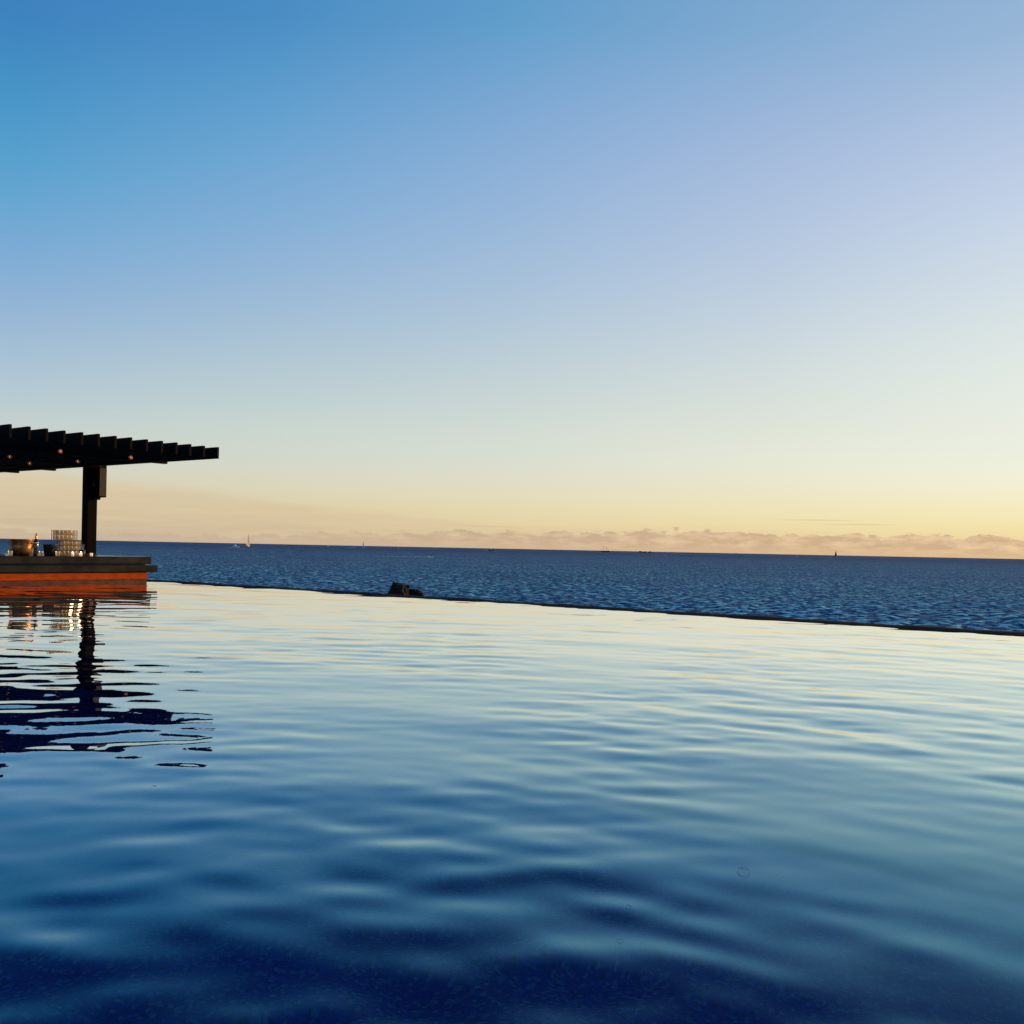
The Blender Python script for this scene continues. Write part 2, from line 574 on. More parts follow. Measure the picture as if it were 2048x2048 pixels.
# ------------------------------------------------------------------ the sea: one sheet to the horizon, real waves near, bump beyond
rr = [28.0]
while rr[-1] < 2500:
    rr.append(rr[-1] * 1.0042)
while rr[-1] < 90000:
    rr.append(rr[-1] * 1.06)
rr = np.array(rr)
th = np.radians(np.concatenate([np.linspace(-180, -36, 50)[:-1], np.linspace(-36, 36, 500), np.linspace(36, 180, 50)[1:]]))
RR, TT = np.meshgrid(rr, th, indexing='ij')
SX, SY = RR * np.sin(TT), RR * np.cos(TT)
SH = np.zeros_like(SX)
sr = np.random.default_rng(3)
for i in range(70):
    lam = math.exp(sr.uniform(math.log(0.8), math.log(3.6)))
    k = 2 * math.pi / lam
    t = sr.normal(R(75), 1.1)
    s = 0.040 * (0.7 + 0.6 * sr.random())
    # waves shorter than the grid can carry are left to the bump
    fade = np.clip(RR * 0.0042 * 2.2 / lam, 0, 1)
    SH += (s / k) * (1 - fade * 0.6) * np.sin(k * (math.cos(t) * SX + math.sin(t) * SY) + sr.uniform(0, 6.28))
SH *= np.clip((6000 - RR) / 3500, 0, 1)
M_sea = bpy.data.materials.new("sea_water")
M_sea.use_nodes = True
g = NT(M_sea.node_tree)
b = M_sea.node_tree.nodes['Principled BSDF']
tcn = g.node('ShaderNodeTexCoord')
mp = g.node('ShaderNodeMapping')
M_sea.node_tree.links.new(tcn.outputs['Object'], mp.inputs[0])
mp.inputs['Rotation'].default_value = (0, 0, R(-12))
mp.inputs['Scale'].default_value = (0.55, 1.0, 1.0)
s1 = g.noise(mp.outputs[0], 0.55, 4.0, 0.6, 0.3)
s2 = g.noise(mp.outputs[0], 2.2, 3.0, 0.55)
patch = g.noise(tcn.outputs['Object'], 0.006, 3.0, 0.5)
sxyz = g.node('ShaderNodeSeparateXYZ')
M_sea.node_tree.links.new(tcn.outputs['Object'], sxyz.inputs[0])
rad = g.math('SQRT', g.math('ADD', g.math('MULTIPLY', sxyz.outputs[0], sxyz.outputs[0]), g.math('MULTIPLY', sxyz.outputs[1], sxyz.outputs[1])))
glint_fade = g.maprange(rad, 90.0, 1500.0, 1.0, 0.12)          # painted crest glints weaken with distance
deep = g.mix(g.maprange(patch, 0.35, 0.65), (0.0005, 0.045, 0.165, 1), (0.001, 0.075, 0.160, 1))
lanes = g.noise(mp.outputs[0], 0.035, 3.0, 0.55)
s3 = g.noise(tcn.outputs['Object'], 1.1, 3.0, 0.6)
crest_glint = g.maprange(g.math('ADD', g.math('MULTIPLY', sxyz.outputs[2], 0.8), g.math('MULTIPLY', g.math('SUBTRACT', g.math('ADD', s2, s3), 1.0), 0.42)), 0.0, 0.085)
M_sea.node_tree.links.new(g.mix(g.math('MULTIPLY', crest_glint, g.math('MULTIPLY', glint_fade, g.maprange(lanes, 0.35, 0.65, 0.65, 1.0))), deep, (0.38, 0.80, 0.76, 1)), b.inputs['Base Color'])  # sky glints on the wave tops, painted into the base colour as pale teal
b.inputs['Roughness'].default_value = 0.40
b.inputs['IOR'].default_value = 1.025
bp = g.node('ShaderNodeBump')
bp.inputs['Strength'].default_value = 1.0
bp.inputs['Distance'].default_value = 0.9
M_sea.node_tree.links.new(g.math('ADD', s1, g.math('MULTIPLY', s2, 0.25)), bp.inputs['Height'])
M_sea.node_tree.links.new(bp.outputs[0], b.inputs['Normal'])
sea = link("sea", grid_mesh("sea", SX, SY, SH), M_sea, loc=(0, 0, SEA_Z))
sea.data.flip_normals()
tag(sea, "dark blue choppy sea stretching to the horizon", "sea", kind='structure')


# ------------------------------------------------------------------ rocks off the pool edge
def rock_mesh(name, size, seed, sub=4):
    """jagged rock: a ball cut by random planes, then roughened with ridged noise"""
    from mathutils import noise as mn
    bm = bmesh.new()
    bmesh.ops.create_icosphere(bm, subdivisions=sub, radius=1.0)
    r = np.random.default_rng(seed)
    dirs = r.normal(size=(18, 3))
    dirs /= np.linalg.norm(dirs, axis=1)[:, None]
    offs = r.uniform(0.55, 0.95, 18)
    for v in bm.verts:
        n = np.array(v.co.normalized())
        rad = 1.08
        for d_, o_ in zip(dirs, offs):
            c_ = float(n @ d_)
            if c_ > 0.05:
                rad = min(rad, o_ / c_)
        q = v.co * 1.6 + Vector((seed, 0, 0))
        rad += 0.26 * (0.5 - abs(mn.noise(q))) + 0.16 * (0.5 - abs(mn.noise(q * 2.3))) + 0.09 * mn.noise(q * 5.0) - 0.12
        v.co = Vector((v.co.x * rad * size[0], v.co.y * rad * size[1], v.co.z * rad * size[2]))
    top = max(v.co.z for v in bm.verts)
    for v in bm.verts:
        v.co.z *= size[2] / top
    return bm_mesh(name, bm)


def at(px, d, z=0.0):
    return Vector(((px - 1024) / 2010.0 * d, d, z))


D_R = 112.0
PXM = D_R / 2010.0
for (px, wpx, top, lab, sd) in ((800, 25, 1162, "taller jagged dark rock rising from the sea beyond the pool edge", 4),
                                (832, 21, 1176, "low flat dark rock to the right of the taller jagged one", 9),
                                (786, 13, 1173, "small dark boulder leaning on the left side of the taller rock", 15)):
    hor = 1097.5 + 0.0201 * (px - 1024)
    ztop = EYE - (top - hor) * PXM
    hgt = ztop - SEA_Z
    o = link("sea_rock", rock_mesh("sea_rock", (wpx * PXM, wpx * PXM * 0.8, hgt), sd), M_rock, loc=at(px, D_R + (sd - 9) * 0.2, SEA_Z), rot=(0, 0, sd))
    tag(o, lab, "rock", "rocks in the sea beyond the pool edge")
for (px, wpx, hpx, lab) in ((1282, 4.5, 1.6, "tiny dark islet on the horizon, left one of three"), (1290, 3.5, 1.2, "tiny dark islet on the horizon between its two neighbours"),
                            (1300, 3.2, 1.5, "tiny dark islet on the horizon, right one of three")):
    d = 5200.0
    o = link("islet", rock_mesh("islet", (wpx * d / 2010, wpx * d / 2010 * 0.5, hpx * d / 2010 + 3.6), int(px), 3), M_rock, loc=at(px, d, SEA_Z))
    tag(o, lab, "islet", "islets on the horizon")

# ------------------------------------------------------------------ pool bar
bar = empty("pool_bar", pf(A_EDGE - 0.03, Y_BAR, 0), TH)   # local x along the front (negative = towards us), local y away
tag(bar, "long low swim up bar with two dark slabs over an orange base", "bar")
ZT, ZU, ZL1, ZL0 = EYE - 0.271, EYE - 0.400, EYE - 0.418, EYE - 0.540
L = -7.5
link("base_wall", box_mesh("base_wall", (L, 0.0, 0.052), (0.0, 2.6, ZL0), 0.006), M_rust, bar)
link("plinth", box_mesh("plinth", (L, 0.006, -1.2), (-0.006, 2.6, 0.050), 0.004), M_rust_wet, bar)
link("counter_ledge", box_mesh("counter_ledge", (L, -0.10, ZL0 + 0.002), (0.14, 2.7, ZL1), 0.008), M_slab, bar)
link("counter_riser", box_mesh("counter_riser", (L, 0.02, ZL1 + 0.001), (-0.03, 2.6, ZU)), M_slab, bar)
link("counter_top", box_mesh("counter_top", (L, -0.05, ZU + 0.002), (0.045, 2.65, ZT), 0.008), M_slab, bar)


def on_bar(px, back):
    """world point on the counter top, 'back' metres behind its front face, under image column px"""
    y = Y_BAR + back
    a = on_y(px, y)
    return pf(a, y, ZT)


# ------------------------------------------------------------------ pergola
perg = empty("pergola", pf(A_EDGE - 0.3, Y_BAR + 1.5, ZT), TH)
tag(perg, "dark timber pergola of thick slats over the bar on a single post", "pergola")
PO = Vector((A_EDGE - 0.3, Y_BAR + 1.5, ZT))        # pool-frame origin of the pergola


def pl(a, y, z):
    return (a - PO.x, y - PO.y, z - PO.z)


EX, EY_ = -4.87, 16.6                                # end of the farthest rafter (world)
E_A = UX * EX + UY * EY_
E_Y = -UY * EX + UX * EY_
ZR0 = EYE + 1.392
RH, RT, RS, RL = 0.190, 0.045, 0.262, 7.6
rme = box_mesh("rafter", (-RT, 0, 0), (0, RL, RH), 0.006)
rme.materials.append(M_wood)
NR = 24
for i in range(NR):
    jit = random.uniform(-0.015, 0.015)
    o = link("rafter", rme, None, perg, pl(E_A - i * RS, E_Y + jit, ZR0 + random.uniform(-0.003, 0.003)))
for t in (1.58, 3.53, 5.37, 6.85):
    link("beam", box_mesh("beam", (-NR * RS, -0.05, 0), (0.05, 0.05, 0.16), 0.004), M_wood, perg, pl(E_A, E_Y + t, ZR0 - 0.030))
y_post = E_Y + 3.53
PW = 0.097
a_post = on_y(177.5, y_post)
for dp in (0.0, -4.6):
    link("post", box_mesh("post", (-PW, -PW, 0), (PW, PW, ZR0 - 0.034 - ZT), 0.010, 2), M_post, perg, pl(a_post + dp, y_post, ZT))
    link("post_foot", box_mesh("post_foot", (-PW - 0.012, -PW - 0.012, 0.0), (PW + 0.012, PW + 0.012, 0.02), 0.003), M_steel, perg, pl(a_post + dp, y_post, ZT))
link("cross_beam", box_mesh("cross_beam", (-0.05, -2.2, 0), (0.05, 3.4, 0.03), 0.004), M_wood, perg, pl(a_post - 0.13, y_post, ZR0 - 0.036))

# hanging speaker in front of the post
ys_ = y_post - PW - 0.13
a_sp = on_y(197.5, ys_)
sp = empty("speaker", pf(a_sp, ys_, ZR0 - 0.60), TH)
tag(sp, "tall black box speaker hanging beside the post under the beam", "speaker")
link("cabinet", box_mesh("cabinet", (-0.075, -0.085, 0.0), (0.085, 0.085, 0.56), 0.012, 2), M_black, sp)
link("rear_case", box_mesh("rear_case", (-0.095, 0.0, -0.045), (0.02, 0.11, 0.55), 0.008), M_black, sp)
link("grille", box_mesh("grille", (-0.06, -0.092, 0.02), (0.07, -0.086, 0.54), 0.002), M_steel, sp)
link("bracket", box_mesh("bracket", (-0.02, -0.02, 0.56), (0.02, 0.02, 0.60)), M_steel, sp)
link("bracket_arm", box_mesh("bracket_arm", (-0.11, 0.0, 0.20), (-0.095, 0.13, 0.26)), M_steel, sp)

# string of bulbs under the slats
M_bulb = mat("amber_bulb_glass", (0.65, 0.25, 0.10), 0.06, trans=0.55, ior=1.45, spec=0.8)
M_fil = mat("bulb_filament", (1, 0.5, 0.2), 0.5, emit=(1.0, 0.42, 0.16), estr=1.5)
bulb0 = None
BL = [(15.8, 913.4, "leftmost of the amber bulbs hanging under the pergola slats"),
      (55.9, 926.7, "lowest amber bulb, just over the bottom edge of the pergola"),
      (116.5, 902.7, "highest amber bulb, on a cord near the slat ends"),
      (151.9, 922.7, "amber bulb just left of the top of the post"),
      (257.9, 915.0, "rightmost amber bulb, right of the post and speaker")]
for px, py, lab in BL:
    hor = 1097.5 + 0.0201 * (px - 1024)
    zrel = 1.275
    d = zrel * 2010 / (hor - py)
    p = at(px, d, EYE + zrel)
    if bulb0 is None:
        bulb0 = empty("hanging_bulb", p)
        r0 = 0.031
        prof = [(0, -r0)] + [(r0 * math.sin(t), -r0 * math.cos(t)) for t in np.linspace(0.25, 2.55, 12)] + [(0.013, 0.032)]
        link("globe", lathe_mesh("globe", prof, 20), M_bulb, bulb0)
        link("filament", lathe_mesh("filament", [(0, -0.012), (0.006, -0.006), (0.006, 0.008), (0, 0.014)], 10), M_fil, bulb0)
        link("socket", lathe_mesh("socket", [(0, 0.028), (0.014, 0.028), (0.014, 0.055), (0.006, 0.062), (0, 0.062)], 14), M_black, bulb0)
        link("cord", tube_mesh("cord", [(0, 0, 0.06), (0.003, 0, 0.09), (0, 0, 0.125)], 0.0035, 6), M_black, bulb0)
        o = bulb0
    else:
        o = copy_tree(bulb0)
        o.location = p
    tag(o, lab, "light bulb", "amber bulbs hanging under the pergola")

# ------------------------------------------------------------------ things on the bar
M_glass = bpy.data.materials.new("tumbler_glass")
M_glass.use_nodes = True
g = NT(M_glass.node_tree)
M_glass.node_tree.nodes.remove(M_glass.node_tree.nodes['Principled BSDF'])
_tp = g.node('ShaderNodeBsdfTransparent')
_tp.inputs[0].default_value = (1.0, 0.95, 0.82, 1)
_tr = g.node('ShaderNodeBsdfTranslucent')
_tr.inputs[0].default_value = (1.0, 0.90, 0.62, 1)
_gl = g.node('ShaderNodeBsdfGlossy')
_gl.inputs['Roughness'].default_value = 0.38
_m1 = g.node('ShaderNodeMixShader')
g.put(_m1.inputs[0], 0.45)
g.put(_m1.inputs[1], _tp.outputs[0])
g.put(_m1.inputs[2], _tr.outputs[0])
_lw = g.node('ShaderNodeLayerWeight')
_lw.inputs[0].default_value = 0.35
_m2 = g.node('ShaderNodeMixShader')
g.put(_m2.inputs[0], g.math('ADD', g.math('MULTIPLY', _lw.outputs['Fresnel'], 0.45), 0.14, clamp=True))
g.put(_m2.inputs[1], _m1.outputs[0])
g.put(_m2.inputs[2], _gl.outputs[0])
g.put(M_glass.node_tree.nodes['Material Output'].inputs[0], _m2.outputs[0])
M_tray = mat("rack_tray", (0.05, 0.028, 0.016), 0.5, noise=0.3, nscale=10)
M_copper = mat("tarnished_copper", (0.42, 0.20, 0.07), 0.30, metal=0.85, noise=0.5, nscale=12, bump=0.4)
M_pail = mat("dark_pail", (0.022, 0.026, 0.022), 0.45, noise=0.3, nscale=12)
M_bottle = mat("dark_bottle_glass", (0.012, 0.014, 0.008), 0.08, spec=0.6)
M_label = mat("bottle_band", (0.75, 0.72, 0.68), 0.6, noise=0.1, nscale=20)
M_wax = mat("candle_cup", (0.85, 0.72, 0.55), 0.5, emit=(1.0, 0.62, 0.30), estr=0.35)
M_flame = mat("candle_flame", (1, 0.8, 0.4), 0.5, emit=(1.0, 0.72, 0.36), estr=12.0)
M_blue = mat("blue_cloth", (0.03, 0.07, 0.32), 0.85, spec=0.1, noise=0.2, nscale=20)
M_pale = mat("white_cloth", (0.72, 0.72, 0.74), 0.85, spec=0.1, noise=0.1, nscale=20)
M_stick = mat("pale_straw", (0.42, 0.36, 0.30), 0.6, noise=0.2, nscale=20)
PM = 16.9 / 2010                                     # metres per photo pixel on the counter

tum = lathe_mesh("tumbler", [(0, 0.001), (0.030, 0.001), (0.033, 0.004), (0.036, 0.074)], 16)
tum.materials.append(M_glass)


def bar_axes(px, back):
    return on_bar(px, back)


def rack(px0, px1, back, z0, tiers, nx, ny, lab, glab, th_=0.083):
    w_ = (px1 - px0) * PM * 0.98
    wa = w_ / 0.94
    p = on_bar((px0 + px1) / 2, back)
    t = empty("glass_rack", p + Vector((0, 0, z0)), TH)
    tag(t, lab, "glass rack", "glass racks stacked on the bar")
    dep = ny * 0.078 + 0.01
    for k in range(tiers + 1):
        z = k * th_
        link("tray", box_mesh("tray", (-wa / 2, -dep / 2, z), (wa / 2, dep / 2, z + 0.006), 0.001), M_tray, t)
        if k == tiers:
            break
        for sx in (-1, 1):
            for sy in (-1, 1):
                x = sx * (wa / 2 - 0.006)
                y = sy * (dep / 2 - 0.006)
                link("rack_post", box_mesh("rack_post", (x - 0.004, y - 0.004, z + 0.008), (x + 0.004, y + 0.004, z + th_)), M_tray, t)
        for i in range(nx):
            for j in range(ny):
                x = (i + 0.5) / nx * (wa - 0.02) - (wa - 0.02) / 2
                y = (j - (ny - 1) / 2) * 0.078
                q = p + Vector((0, 0, z0 + z + 0.0085)) + Matrix.Rotation(TH, 3, 'Z') @ Vector((x, y, 0))
                o = link("tumbler", tum, None, None, q, (0, 0, random.uniform(0, 6)))
                tag(o, "clear tumbler in the %s of the %s on the bar" % (glab[k], "upper glass rack" if z0 > 0.1 else "lower glass rack"), "glass", "tumblers in the %s of the %s" % (glab[k], "upper rack" if z0 > 0.1 else "lower rack"))
    return t


rack(118, 160, 0.62, 0.0, 3, 5, 2, "lower rack of glowing glasses standing on the bar by the post", ("bottom tier", "middle tier", "top tier"), 0.082)
rack(107, 150, 0.62, 0.256, 2, 5, 2, "upper rack of glowing glasses topmost on the bar, above the other rack", ("bottom tier", "top tier"), 0.086)

# copper tub
p = on_bar(43, 0.45)
tub = empty("ice_tub", p)
tag(tub, "large round dark copper tub left of the bottle, glowing on its right", "tub")
rT = 21.5 * PM
link("tub_body", lathe_mesh("tub_body", [(0, 0.012), (rT * 0.80, 0.012), (rT * 0.88, 0.03), (rT * 0.97, 0.14), (rT, 0.245), (rT * 1.03, 0.255), (rT * 1.03, 0.265), (rT * 0.98, 0.265),
                                         (rT * 0.94, 0.14), (rT * 0.85, 0.04), (0, 0.03)], 40), M_copper, tub)
link("tub_foot", lathe_mesh("tub_foot", [(0, 0), (rT * 0.7, 0), (rT * 0.7, 0.012), (0, 0.012)], 32), M_black, tub)
for s_ in (-1, 1):
    pts = [(s_ * (rT * 0.98 + 0.03 * math.sin(t)), 0.05 * math.cos(t), 0.20) for t in np.linspace(0, math.pi, 9)]
    link("handle", tube_mesh("handle", pts, 0.006, 6), M_steel, tub)

# dark pail
p = on_bar(101, 0.30)
pail = empty("pail", p)
tag(pail, "dark pail with a tilted bail handle in front of the glass racks", "pail")
rP = 14 * PM
link("pail_body", lathe_mesh("pail_body", [(0, 0), (rP * 0.78, 0), (rP * 0.98, 0.175), (rP * 1.03, 0.18), (rP * 1.03, 0.19), (rP * 0.97, 0.19), (rP * 0.75, 0.012), (0, 0.012)], 32), M_pail, pail)
link("handle", tube_mesh("handle", [(rP * math.cos(t), -rP * 0.75 * math.sin(t), 0.18 - 0.06 * math.sin(t)) for t in np.linspace(0, math.pi, 11)], 0.004, 6), M_steel, pail)

# bottle
p = on_bar(72, 0.14)
bot = empty("bottle", p)
tag(bot, "tall dark bottle with a pale neck band standing at the bar front", "bottle")
link("bottle_body", lathe_mesh("bottle_body", [(0, 0), (0.038, 0), (0.040, 0.01), (0.040, 0.215), (0.034, 0.245), (0.016, 0.275), (0.0145, 0.33), (0, 0.33)], 24), M_bottle, bot)
link("shoulder_band", lathe_mesh("shoulder_band", [(0.0405, 0.205), (0.0415, 0.207), (0.0415, 0.218), (0.0405, 0.22)], 24), M_label, bot)
link("neck_wrap", lathe_mesh("neck_wrap", [(0.0165, 0.282), (0.0165, 0.325), (0.015, 0.331)], 20), M_copper, bot)
link("stopper", lathe_mesh("stopper", [(0, 0.33), (0.009, 0.33), (0.008, 0.365), (0, 0.368)], 14), M_black, bot)

# loose glasses
tall = lathe_mesh("tall_glass", [(0, 0.001), (0.028, 0.001), (0.030, 0.004), (0.036, 0.115)], 18)
tall.materials.append(M_glass)
for me, px, bk, lab in ((tall, 63, 0.30, "tall glass between the copper tub and the dark bottle"),
                        (tum, 82.5, 0.22, "short glass standing between the dark bottle and the pail"),
                        (tum, 21, 0.18, "short glass at the left end in front of the copper tub"),
                        (tum, 116, 0.16, "short glass at the bar front below the racks")):
    tag(link("tumbler", me, None, None, on_bar(px, bk)), lab, "glass")

# candles: small cups with a flame, each with its own light
CL = [(145.5, 0.10, True, "bright lit candle in front of the glass racks, left of its twin"),
      (162, 0.10, True, "bright lit candle in front of the straw cup by the post"),
      (183, 0.12, False, "pale candle cup with a faint glow at the foot of the post")]
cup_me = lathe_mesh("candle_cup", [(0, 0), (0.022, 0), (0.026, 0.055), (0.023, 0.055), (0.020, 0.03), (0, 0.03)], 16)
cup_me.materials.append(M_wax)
fl_me = lathe_mesh("flame", [(0, 0.036), (0.007, 0.045), (0.0085, 0.053), (0.005, 0.068), (0, 0.082)], 12)
fl_me.materials.append(M_flame)
for px, bk, lit, lab in CL:
    c = empty("candle", on_bar(px, bk))
    tag(c, lab, "candle", "candles along the bar front")
    link("cup", cup_me, None, c)
    if lit:
        link("flame", fl_me, None, c)
        ld = bpy.data.lights.new("candle_glow", 'POINT')
        ld.energy = 0.55
        ld.color = (1.0, 0.55, 0.22)
        ld.shadow_soft_size = 0.025
        lo = bpy.data.objects.new("candle_glow", ld)
        COL.objects.link(lo)
        lo.parent = c
        lo.location = (0, 0, 0.10)

# straw cup by the post
sc_ = empty("straw_cup", on_bar(165, 0.26))
tag(sc_, "dark cup of thin straws and sticks leaning against the post", "cup")
link("cup", lathe_mesh("cup", [(0, 0), (0.045, 0), (0.05, 0.11), (0.046, 0.11), (0.04, 0.01), (0, 0.01)], 18), M_pail, sc_)
for i in range(9):
    a_ = random.uniform(0, 6.28)
    r_ = random.uniform(0.01, 0.035)
    tip = (r_ * 2.0 * math.cos(a_) + 0.01, r_ * 2.0 * math.sin(a_), random.uniform(0.17, 0.24))
    link("straw", tube_mesh("straw", [(r_ * 0.6 * math.cos(a_), r_ * 0.6 * math.sin(a_), 0.012), tip], 0.0025, 6), M_stick if i % 2 else M_black, sc_)

# folded cloth at the left border
p = on_bar(1, 0.10)
cl_ = empty("folded_cloth", p, TH)
tag(cl_, "folded blue cloth with a white hem at the left end of the bar", "cloth")
bm = bmesh.new()
for k in range(3):
    add_box(bm, (-0.16, -0.08, k * 0.012 + 0.001), (0.05 - 0.012 * k, 0.10, k * 0.012 + 0.011))
bmesh.ops.bevel(bm, geom=list(bm.edges), offset=0.004, segments=2, affect='EDGES')
link("cloth", bm_mesh("cloth", bm, True), M_blue, cl_)
link("hem", box_mesh("hem", (0.045, -0.078, 0.001), (0.085, 0.098, 0.010), 0.003), M_pale, cl_)


# ------------------------------------------------------------------ boats
def hull_mesh(name, Lh, B, H, sheer=0.25, draft=0.3, n=14):
    """bow towards +x, z = 0 at the waterline"""
    bm = bmesh.new()
    rows = []
    for i in range(n + 1):
        t = i / n
        x = (t - 0.5) * Lh
        wdt = B / 2 * (1 - max(0, (t - 0.35) / 0.65) ** 2.2) * (0.86 + 0.14 * min(1, t / 0.3))
        top = H * (1 + sheer * (max(0, t - 0.2) / 0.8) ** 2)
        xb = x + (0.07 * Lh * max(0, (t - 0.7) / 0.3))
        rows.append([bm.verts.new(p) for p in ((x, 0, -draft), (x, -wdt * 0.75, -draft * 0.3), (xb, -wdt, top), (xb, -wdt * 0.9, top - 0.02 * H), (xb, wdt * 0.9, top - 0.02 * H), (xb, wdt, top), (x, wdt * 0.75, -draft * 0.3))])
    for q, s in zip(rows, rows[1:]):
        for k in range(7):
            bm.faces.new((q[k], q[(k + 1) % 7], s[(k + 1) % 7], s[k]))
    bm.faces.new(rows[0])
    bm.faces.new(list(reversed(rows[-1])))
    bmesh.ops.remove_doubles(bm, verts=list(bm.verts), dist=0.002)
    bmesh.ops.recalc_face_normals(bm, faces=list(bm.faces))
    return bm_mesh(name, bm)


def sail_mesh(name, p0, p1, p2, belly, n=8, thick=0.04):
    """triangular sail p0 (tack) p1 (clew) p2 (head), bulging along y, with thickness"""
    p0, p1, p2 = map(Vector, (p0, p1, p2))
    bm = bmesh.new()
    layers = []
    for off in (0, thick):
        g_ = []
        for i in range(n + 1):
            row = []
            for j in range(n + 1 - i):
                u_, v_ = j / n, i / n
                p = p0 + (p1 - p0) * u_ + (p2 - p0) * v_
                p = p + Vector((0, belly * 4 * u_ * max(0, 1 - u_ - v_) + belly * 1.5 * v_ * u_ + off, 0))
                row.append(bm.verts.new(p))
            g_.append(row)
        layers.append(g_)
    for li, g_ in enumerate(layers):
        for i in range(n):
            for j in range(n - i):
                f = [g_[i][j], g_[i][j + 1], g_[i + 1][j]]
                bm.faces.new(f if li else f[::-1])
                if j < n - i - 1:
                    f = [g_[i][j + 1], g_[i + 1][j + 1], g_[i + 1][j]]
                    bm.faces.new(f if li else f[::-1])
    a_, b_ = layers
    bd = lambda g_: [g_[0][j] for j in range(n + 1)] + [g_[i][n - i] for i in range(1, n + 1)] + [g_[i][0] for i in range(n - 1, 0, -1)]
    ba, bb = bd(a_), bd(b_)
    for k in range(len(ba)):
        k2 = (k + 1) % len(ba)
        bm.faces.new((ba[k], ba[k2], bb[k2], bb[k]))
    bmesh.ops.recalc_face_normals(bm, faces=list(bm.faces))
    return bm_mesh(name, bm, False)


def sail_boat(name, px, d, mast, yaw, hm, sm, lab, sails=(True, True), Lh=None):
    t = empty(name, at(px, d, SEA_Z + 0.05), yaw)
    tag(t, lab, "sailboat", "boats far out on the sea")
    Lh = Lh or mast * 0.62
    link("hull", hull_mesh("hull", Lh, Lh * 0.27, Lh * 0.085), hm, t)
    link("cabin", box_mesh("cabin", (-Lh * 0.2, -Lh * 0.08, Lh * 0.08), (Lh * 0.15, Lh * 0.08, Lh * 0.135), Lh * 0.012), M_white, t)
    link("mast", tube_mesh("mast", [(Lh * 0.08, 0, Lh * 0.07), (Lh * 0.08, 0, mast)], [mast * 0.006, mast * 0.004], 8), M_mast, t)
    link("boom", tube_mesh("boom", [(Lh * 0.08, 0, Lh * 0.20), (-Lh * 0.40, 0, Lh * 0.21)], mast * 0.004, 6), M_mast, t)
    if sails[0]:
        link("mainsail", sail_mesh("mainsail", (Lh * 0.065, 0.03, Lh * 0.22), (-Lh * 0.38, 0.03, Lh * 0.23), (Lh * 0.065, 0.03, mast * 0.97), Lh * 0.05), sm, t)
    if sails[1]:
        link("jib", sail_mesh("jib", (Lh * 0.50, 0.0, Lh * 0.12), (Lh * 0.02, 0.05, Lh * 0.16), (Lh * 0.10, 0.0, mast * 0.86), Lh * 0.06), sm, t)
    return t


def motor_boat(name, px, d, Lh, yaw, lab, hm=None, canopy=None, fly=True):
    t = empty(name, at(px, d, SEA_Z + 0.05), yaw)
    tag(t, lab, "motorboat", "boats far out on the sea")
    link("hull", hull_mesh("hull", Lh, Lh * 0.32, Lh * 0.115, 0.6), hm or M_white, t)
    z = Lh * 0.115
    if canopy:
        link("console", box_mesh("console", (-Lh * 0.08, -Lh * 0.07, z * 0.6), (Lh * 0.10, Lh * 0.07, z + Lh * 0.09), Lh * 0.015), M_white, t)
        link("canopy", box_mesh("canopy", (-Lh * 0.36, -Lh * 0.13, z + Lh * 0.20), (Lh * 0.22, Lh * 0.13, z + Lh * 0.225), Lh * 0.008), canopy, t)
        for sx in (-0.32, 0.18):
            for sy in (-0.11, 0.11):
                link("canopy_pole", tube_mesh("canopy_pole", [(Lh * sx, Lh * sy, z * 0.7), (Lh * sx, Lh * sy, z + Lh * 0.2)], Lh * 0.006, 6), M_steel, t)
    else:
        link("cabin", box_mesh("cabin", (-Lh * 0.25, -Lh * 0.11, z * 0.8), (Lh * 0.16, Lh * 0.11, z + Lh * 0.10), Lh * 0.025), M_white, t)
        link("window", box_mesh("window", (-Lh * 0.20, -Lh * 0.113, z + Lh * 0.03), (Lh * 0.168, Lh * 0.113, z + Lh * 0.075), Lh * 0.004), M_glassdark, t)
        if fly:
            link("flybridge", box_mesh("flybridge", (-Lh * 0.22, -Lh * 0.09, z + Lh * 0.102), (Lh * 0.04, Lh * 0.09, z + Lh * 0.15), Lh * 0.012), M_white, t)
            link("roof", box_mesh("roof", (-Lh * 0.22, -Lh * 0.09, z + Lh * 0.24), (Lh * 0.0, Lh * 0.09, z + Lh * 0.26), Lh * 0.005), M_white, t)
            for sx in (-0.2, -0.02):
                link("roof_post", tube_mesh("roof_post", [(Lh * sx, 0, z + Lh * 0.14), (Lh * sx, 0, z + Lh * 0.245)], Lh * 0.008, 6), M_white, t)
    return t


